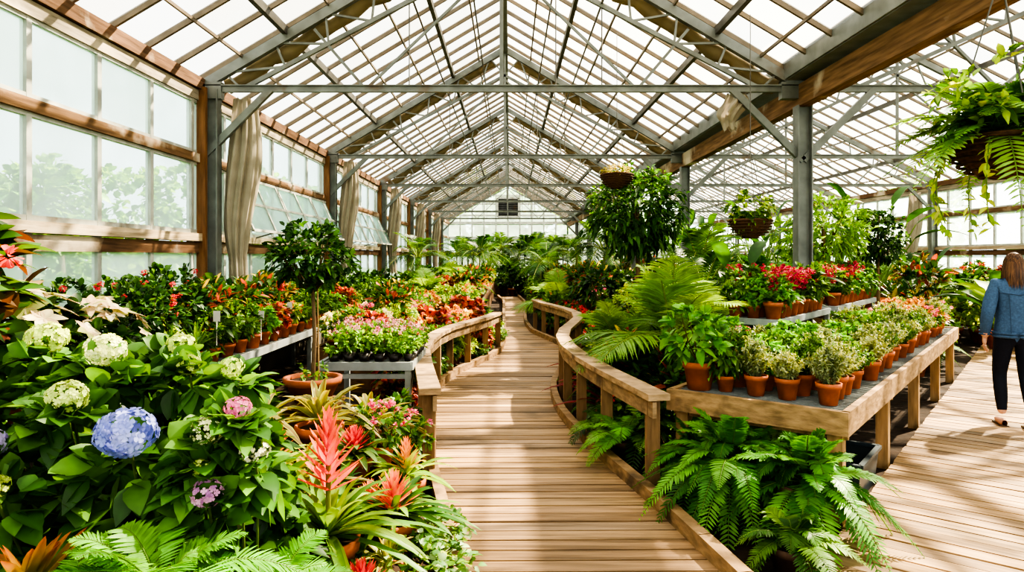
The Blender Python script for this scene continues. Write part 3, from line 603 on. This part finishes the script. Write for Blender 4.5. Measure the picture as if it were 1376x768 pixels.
for x in np.arange(-1,2.1,.55):
    for y in(32,33.5,35.5): pl(['palmT','dark','palmT','bird','palm'][R.randint(5)],x+R.uniform(-.2,.2),y,.44,R.uniform(1.1,1.4) if abs(x)<.8 else R.uniform(1.3,1.7))
for x in(-2.3,2.3): 
    for y in(32.4,37): pl('palmT',x,y,0,1.5)
for x,y in ((.1,29.3),(.5,29.8),(-.3,30),(.9,29)): pl('dark',x,y,0,2.2)
GT=[(46,84,30),(60,104,36),(36,68,28),(84,126,44)]
obj(P_tree(3.05,.72,.68,GT,420,8,.13,.05,.04,'lance',.6),'weeping_fig_tree',(1.9,10,0))
obj(P_tree(2.6,.62,.5,[(104,146,46),(84,128,40),(120,158,56)],260,8,.11,.045,.03),'citrus_tree',(4.5,9.6,0))
obj(P_tree(2.45,.45,.42,GD,220,8,.09,.045,.03),'bay_laurel_tree',(5.6,10.2,0))
# right bench plants
for i,a in enumerate(np.arange(.2,6.3,.24)):
    for j,b in enumerate((.15,.4,.64,.86)):
        if j==3 and a>1.7: continue
        if j==0 and i%5==4: continue
        if j==0 : k=['h1','h3','h1','h2'][i%4]
        else: k=['h1','h2','basil','h3','h1','h2','basil','green'][R.randint(8)]
        if a>4.5: k=['h1','h3','gpink','rust','h2'][R.randint(5)]
        p=W(a+R.uniform(-.04,.04),b+R.uniform(-.03,.03)); pl(k,p[0],p[1],.735,R.uniform(.85,1.08)*(.85 if k in('basil','gpink','rust') else .7 if k=='green' else 1))
p=W(.18,1.02); pl('basil',p[0],p[1],.735,1.35); p=W(.62,1.05); pl('basil',p[0],p[1],.735,1.1); p=W(1.15,1.05); pl('gpink',p[0],p[1],.735,.8)
def P_orch():
    m=MB(); pot(m,.085,.15); rosette(m,(0,0,.15),12,.25,.05,(20,70),(.3,.6),G1)
    for k in range(4):
        a=R.uniform(0,6.28); P=[np.array([math.cos(a)*.12*t*t,math.sin(a)*.12*t*t,.15+.35*t-.05*t*t]) for t in np.linspace(0,1,6)]
        tube(m,P,.003,lin((100,120,60)),'foliage',4)
        for q in P[2:]: ball(m,q,.03,[(190,40,76),(210,80,116),(176,30,44)],14)
    return m.mesh('orch')
LIB['orch']=P_orch(); NM['orch']='potted_pink_orchid'
for i,a in enumerate(np.arange(2.02,6.3,.19)):
    for j,b in enumerate((1.07,1.26,1.42)):
        k=['basil','orch','green','basil','lime','orch','orch','gred','orch'][R.randint(9)]; p=W(a+R.uniform(-.02,.02),b)
        if 3.68<a<4.16: continue
        pl(k,p[0],p[1],1.11,R.uniform(.8,1.02)*(.9 if k in('green','gred') else 1.1 if k=='orch' else 1))
for a in np.arange(.6,7,.5):
    p=W(a,2.3); 
    if a>1.5: pl(['dark','dark','palmS','fernL','green'][R.randint(5)],p[0],p[1],0,R.uniform(1.3,1.7))
    p=W(a,.85); 
    if not .3<a<1.6: pl('fernS',p[0],p[1],0,.9)
for a in np.arange(5.8,8.5,.5): 
    p=W(a+.8,.5); pl(['fernS','green','h1'][R.randint(3)],p[0],p[1],0,1.6)
pl('fernL',1.42,4.3,.0,1.08,.5); pl('fernL',1.76,3.98,0.0,1.05,2.1); pl('fernL',1.6,4.5,.0,.95,4); pl('fernS',1.5,3.55,0,1.0); pl('fernL',1.35,4.75,0,.85)
for y in np.arange(8.2,23.8,.5):
    for x in(10.6,11.0,11.3): pl(['gred','green','lime','rust','dark','strapd','h1','coleus'][R.randint(8)],x,y,.8,R.uniform(1.1,1.5))
for x,y,k,s in((8.8,12,'ban',1.5),(9.3,13.2,'ban',1.3),(8.3,13.5,'bird',1.3),(9.6,11,'croton',1.8),(9.2,15.5,'palmT',1.0),(9.9,10.2,'fernL',1.5),(8.2,15,'croton',1.9),(9.9,12.5,'dark',2)): pl(k,x,y,0,s)
for i in range(14): pl(['green','dark','lime','rust','coleus','fernL'][R.randint(6)],R.uniform(8,10),R.uniform(12,18),0,R.uniform(1.4,2.2))
def basket(x,y,z,r,name,kind):
    m=MB(); revolve(m,[(.01,-r*.85),(r*.45,-r*.75),(r*.85,-r*.35),(r,0),(r*1.04,.01),(r*.95,.02),(r*.9,-.03)],lin((94,66,44)),'basket',(0,0,0),24)
    for k in range(7): zz=-r*.8+k*r*.8/6; rr=r*math.sqrt(max(0,1-(zz/(-r*.86))**2))*1.0+.008; an=np.linspace(0,2*np.pi,25); tube(m,np.stack([rr*np.cos(an),rr*np.sin(an),np.full(25,zz)],1),.007,lin((74,52,36)),'basket',5)
    revolve(m,[(r*.93,-.02),(.01,.02)],lin((60,46,34)),'soil')
    H=zroof(x)-z-.1
    for k in range(3): a=k*2.094+.4; tube(m,[(r*math.cos(a),r*math.sin(a),0),(0,0,min(.75,H*.7))],.004,DST,'steel',4)
    tube(m,[(0,0,min(.75,H*.7)),(0,0,H)],.005,DST,'steel',4)
    if kind=='fern':
        fronds(m,(0,0,.02),64,.55,(8,82),(.35,1.05),28,.1,.02,.25,[(88,136,42),(72,118,38),(108,152,56)]); shrub(m,(0,0,.16),.3,.24,60,6,.07,.03,'small',G1+GL,.4)
        for k in range(10):
            a=R.uniform(0,6.28); t=np.linspace(0,1,14); P=np.stack([np.cos(a)*(r+.06*np.sin(t*3)),np.sin(a)*(r+.06*np.sin(t*3)),-t*.4],1); tube(m,P[::3],.003,lin((110,140,70)),'foliage',4)
            leaves(m,np.repeat(P,2,0),rdir(28)+np.array([0,0,-.3]),.045,.025,'small',pick(GL,28),.3)
    elif kind=='dry': shrub(m,(0,0,.06),r*.9,.08,40,6,.07,.02,'small',[(176,162,110),(150,150,90),(130,130,70)],.4)
    else: shrub(m,(0,0,.12),r*1.05,.18,60,7,.09,.04,'small',G1+GL,.5,stem=0,sr=.003); fronds(m,(0,0,.02),16,.3,(20,80),(.5,1.1),16,.06,.02,.25,G1)
    obj(m,name,(x,y,z))
basket(2.2,3.0,2.22,.2,'hanging_fern_basket','fern'); basket(2.55,7.1,2.08,.22,'hanging_foliage_basket','leaf'); basket(1.52,9.5,2.86,.23,'hanging_dried_basket','dry')
# ---------------------------------------------------------------- outdoor trees
def otree(seed):
    m=MB(); tube(m,[(0,0,0),(.1,0,1.5),(0,.1,3)],[.16,.13,.08],lin((96,82,66)),'bark',8)
    for k in range(7):
        d=rdir(1)[0]; shrub(m,(d[0]*1.3,d[1]*1.3,2.5+d[2]*1.6),1.1,1.0,90,7,.28,.18,'small',[(96,140,60),(120,160,76),(76,120,54)],.3,inner=.4)
    return m.mesh('tree%d'%seed)
T=[otree(i) for i in range(2)]
for i,(x,y,s) in enumerate([(-8.5,4,.75),(-9,7.5,.8),(-8,12,.75),(-8.5,16,.9),(-7.5,20.5,.9),(-8.5,26,1.1),(-3,45,1.5),(1.5,47,1.5),(6,46,1.5),(-.5,50,1.8),(9,47,1.4),(16,14,1),(17,19,1.1),(16,26,1.1),(-9,1,1),(16.5,9,.9)]):
    obj(T[i%2],'garden_tree',(x,y,-.06),i*1.3,s)
# ---------------------------------------------------------------- person
def skinned(verts,edges,radii,root=0,sub=2):
    me=bpy.data.meshes.new('tmp'); me.from_pydata(verts,edges,[]); o=bpy.data.objects.new('tmp',me); sc.collection.objects.link(o)
    sk=o.modifiers.new('s','SKIN'); sk.use_smooth_shade=True; ss=o.modifiers.new('u','SUBSURF'); ss.levels=sub; ss.render_levels=sub
    dat=me.skin_vertices[0].data
    for i,r in enumerate(radii): dat[i].radius=(r if isinstance(r,tuple) else (r,r)); dat[i].use_root=(i==root)
    dg=bpy.context.evaluated_depsgraph_get(); e=o.evaluated_get(dg); em=e.to_mesh()
    V=np.array([v.co[:] for v in em.vertices]); F=[tuple(p.vertices) for p in em.polygons]; e.to_mesh_clear()
    bpy.data.objects.remove(o); F=[f for f in F if len(f)==4]; return V,np.array(F)
DEN=lin((66,92,124)); NAVY=lin((24,28,42)); SKN=lin((208,160,132)); HAIR=lin((84,56,38))
m=MB()
sv=[(0,0,.93),(0,0,1.06),(0,.0,1.2),(0,0,1.33),(0,0,1.42),(0,.015,1.5),
 (-.085,0,.86),(-.09,.11,.5),(-.09,.06,.3),(-.09,.02,.11),
 (.085,0,.86),(.095,-.0,.5),(.095,-.1,.3),(.095,-.17,.13),
 (-.15,0,1.38),(-.2,-.03,1.25),(-.235,-.06,1.1),(-.235,.0,.97),(-.225,.06,.86),
 (.15,0,1.38),(.2,-.0,1.25),(.235,-.02,1.1),(.235,.05,.97),(.22,.11,.87)]
se=[(0,1),(1,2),(2,3),(3,4),(4,5),(0,6),(6,7),(7,8),(8,9),(0,10),(10,11),(11,12),(12,13),(3,14),(14,15),(15,16),(16,17),(17,18),(3,19),(19,20),(20,21),(21,22),(22,23)]
sr_=[(.17,.13),(.16,.12),(.165,.125),(.17,.12),(.085,.08),.05,.1,.066,.062,.04,.1,.066,.062,.04,.08,.068,.06,.054,.036,.08,.068,.06,.054,.036]
V,F=skinned(sv,se,sr_)
ce=V[F].mean(1)
isarm=(np.abs(ce[:,0])>.175)&(ce[:,2]<1.3)
jac=((ce[:,2]>.885)&(ce[:,2]<1.455)&~isarm)|(isarm&(ce[:,2]>.9)); pant=~jac&(ce[:,2]<.9)&(ce[:,2]>.155)&~(isarm&(ce[:,2]>.8)); sk_=~jac&~pant
for msk,c,mt in((jac,DEN,'denim'),(pant,NAVY,'denim'),(sk_,SKN,'skin')): m.add(V,F[msk],c,mt)
def ring(cx,cy,z,rx,ry,r,c,mat='denim',h=.03):
    a=np.linspace(0,2*np.pi,33); 
    for dz in(0,h): tube(m,np.stack([cx+rx*np.cos(a),cy+ry*np.sin(a),np.full(33,z+dz)],1),r,c,mat,8)
ring(0,0,.885,.167,.13,.016,np.array(DEN)*.85); ring(0,.0,1.455,.075,.07,.02,np.array(DEN)*1.1,h=.02)
for x,y in((-.228,.045),(.224,.095)): ring(x,y,.895,.045,.045,.01,np.array(DEN)*.9)
for xs in(-.07,.07): tube(m,[(xs*1.1,-.116,1.3),(xs,-.128,1.15),(xs*.9,-.132,.92)],.004,np.array(DEN)*.6,'denim',5)
tube(m,[(-.15,-.1,1.31),(0,-.122,1.29),(.15,-.1,1.31)],.004,np.array(DEN)*.6,'denim',5)
for x,y,z,t in((-.09,.02,.05,.0),(.095,-.17,.06,.35)):
    n=10;k=12;a=np.linspace(0,2*np.pi,k,endpoint=False);VV=[]
    for i in range(n):
        s=i/(n-1); yy=-.07+s*.25; ww=.036*math.sin(math.pi*min(.97,s*.86+.1))**.5*1.15; hh=(.045*(1-s)+.022*s)*math.sin(math.pi*min(.97,s*.85+.12))**.4
        VV.append(np.stack([x+ww*np.cos(a),np.full(k,y+yy),z-.008-t*(yy-.1)*.3+hh*np.sin(a)],1))
    m.add(np.concatenate(VV),[(i*k+j,i*k+(j+1)%k,(i+1)*k+(j+1)%k,(i+1)*k+j) for i in range(n-1) for j in range(k)],lin((190,144,124)),'skin')
    beam(m,(x,y-.07,z-.04+t*.05),(x,y+.18,z-.04-t*.02),.075,.015,'plastic',lin((90,70,56)))
for sx,hx,hy,hz in((-1,-.225,.065,.855),(1,.22,.115,.865)):
    b=np.array([hx,hy,hz]); 
    V,F=skinned([tuple(b+np.array([0,0,.02])),tuple(b+np.array([0,.005,-.03])),tuple(b+np.array([0,.01,-.075]))],[(0,1),(1,2)],[(.026,.02),(.02,.036),(.014,.036)]); m.add(V,F,SKN,'skin')
    for k,(oy,l) in enumerate(((.035,.068),(.013,.078),(-.009,.072),(-.03,.056))):
        q=b+np.array([0,.01+oy,-.07]); P=[q,q+np.array([-sx*.006,.004,-l*.45]),q+np.array([-sx*.02,.008,-l*.8]),q+np.array([-sx*.034,.008,-l])]
        V,F=skinned([tuple(p) for p in P],[(0,1),(1,2),(2,3)],[.0095,.009,.008,.0065],0,1); m.add(V,F,SKN,'skin')
    P=[b+np.array([-sx*.005,.02,-.02]),b+np.array([-sx*.016,.05,-.05]),b+np.array([-sx*.022,.058,-.085])]
    V,F=skinned([tuple(p) for p in P],[(0,1),(1,2)],[.013,.011,.008],0,1); m.add(V,F,SKN,'skin')
n=28;k=36; ph=np.linspace(.02,math.pi-.02,n); a=np.linspace(0,2*np.pi,k,endpoint=False); VV=[]
for p_ in ph:
    z=math.cos(p_)*.115; rr=math.sin(p_); jaw=1-.28*max(0,-z/.115)**1.3
    x=.074*rr*np.cos(a)*jaw; y=.094*rr*np.sin(a)*(1-.12*max(0,-z/.115)); fr=np.maximum(0,np.sin(a))
    y=y+np.exp(-((z+.012)/.018)**2)*.022*np.exp(-(x/.012)**2)*fr-np.exp(-((z-.01)/.012)**2)*.008*np.exp(-((np.abs(x)-.03)/.014)**2)*fr+np.exp(-((z+.05)/.01)**2)*.006*np.exp(-(x/.022)**2)*fr
    VV.append(np.stack([x,y+.02,np.full(k,1.575+z)],1))
m.add(np.concatenate(VV),[(i*k+j,i*k+(j+1)%k,(i+1)*k+(j+1)%k,(i+1)*k+j) for i in range(n-1) for j in range(k)],SKN,'skin')
for sx in(-1,1):
    revolve(m,[(.001,-.011),(.008,-.008),(.011,0),(.008,.008),(.001,.011)],lin((60,44,34)),'plastic',(sx*.03,.102,1.585),10)
    revolve(m,[(.002,-.03),(.012,-.02),(.016,0),(.012,.022),(.002,.03)],SKN,'skin',(sx*.077,.02,1.57),10,.5)
tube(m,[(-.022,.105,1.526),(0,.114,1.524),(.022,.105,1.526)],.005,lin((176,96,90)),'skin',6)
VV=[]; n=20
for i,p_ in enumerate(np.linspace(.02,math.pi*.5,n)):
    VV.append(np.stack([.086*math.sin(p_)*np.cos(a),.1*math.sin(p_)*np.sin(a)+.008,np.full(k,1.58+.122*math.cos(p_))],1))
for i in range(10):
    t=(i+1)/10
    VV.append(np.stack([(.086+.012*math.sin(t*3))*np.cos(a),np.where(np.sin(a)>.35,.1*.35,.1*np.sin(a))*(1+.12*t)+.008,np.full(k,1.58-t*.17)],1))
m.add(np.concatenate(VV),[(i*k+j,i*k+(j+1)%k,(i+1)*k+(j+1)%k,(i+1)*k+j) for i in range(n+9) for j in range(k)],HAIR,'hair')
aa=R.uniform(math.pi*.9,2*math.pi+.1*math.pi,900); tt=R.uniform(0,1,900)
Pz=1.69-tt*.2; rr=np.sqrt(np.clip(1-((Pz-1.58)/.125)**2,.05,1)); rr=np.where(Pz<1.58,1,rr)
B=np.stack([.088*rr*np.cos(aa),.103*rr*np.sin(aa)+.008,Pz],1); D=np.stack([np.cos(aa)*.12,np.sin(aa)*.12,-np.ones(900)],1)
leaves(m,B,D,R.uniform(.09,.17,900),.012,'needle',pick([(84,56,38),(102,72,46),(66,44,30),(116,82,54)],900,.1),0,.3,'hair',up=np.stack([np.cos(aa),np.sin(aa),np.zeros(900)],1))
obj(m,'walking_woman',(4.91,6.52,.045),-.35)
# ---------------------------------------------------------------- world, sun, camera
wd=bpy.data.worlds.new('World'); sc.world=wd; wd.use_nodes=True; nt=wd.node_tree; N=nt.nodes; Lk=nt.links
bg=N['Background']; tc=N.new('ShaderNodeTexCoord'); sp=N.new('ShaderNodeSeparateXYZ'); Lk.new(tc.outputs['Generated'],sp.inputs[0])
cr=N.new('ShaderNodeValToRGB'); cr.color_ramp.elements[0].position=.0; cr.color_ramp.elements[0].color=(.82,.92,.94,1); cr.color_ramp.elements[1].position=.5; cr.color_ramp.elements[1].color=(1,.96,.87,1)
Lk.new(sp.outputs['Z'],cr.inputs[0]); Lk.new(cr.outputs[0],bg.inputs['Color']); bg.inputs['Strength'].default_value=2.7
s=bpy.data.lights.new('sun','SUN'); s.energy=30; s.angle=.02; s.color=(1,.84,.6); so=bpy.data.objects.new('sun',s); sc.collection.objects.link(so)
so.rotation_euler=Vector((.75,.5,.95)).to_track_quat('Z','Y').to_euler()
cam=bpy.data.cameras.new('camera'); co=bpy.data.objects.new('camera',cam); sc.collection.objects.link(co); sc.camera=co
co.location=(0,0,1.7); co.rotation_euler=(math.pi/2,0,0); cam.sensor_width=36; cam.lens=36*900/1376
cam.shift_x=3/1376; cam.shift_y=-39/1376; cam.clip_end=300
sc.view_settings.view_transform='AgX'; sc.view_settings.look='AgX - Very High Contrast'; sc.view_settings.exposure=.1
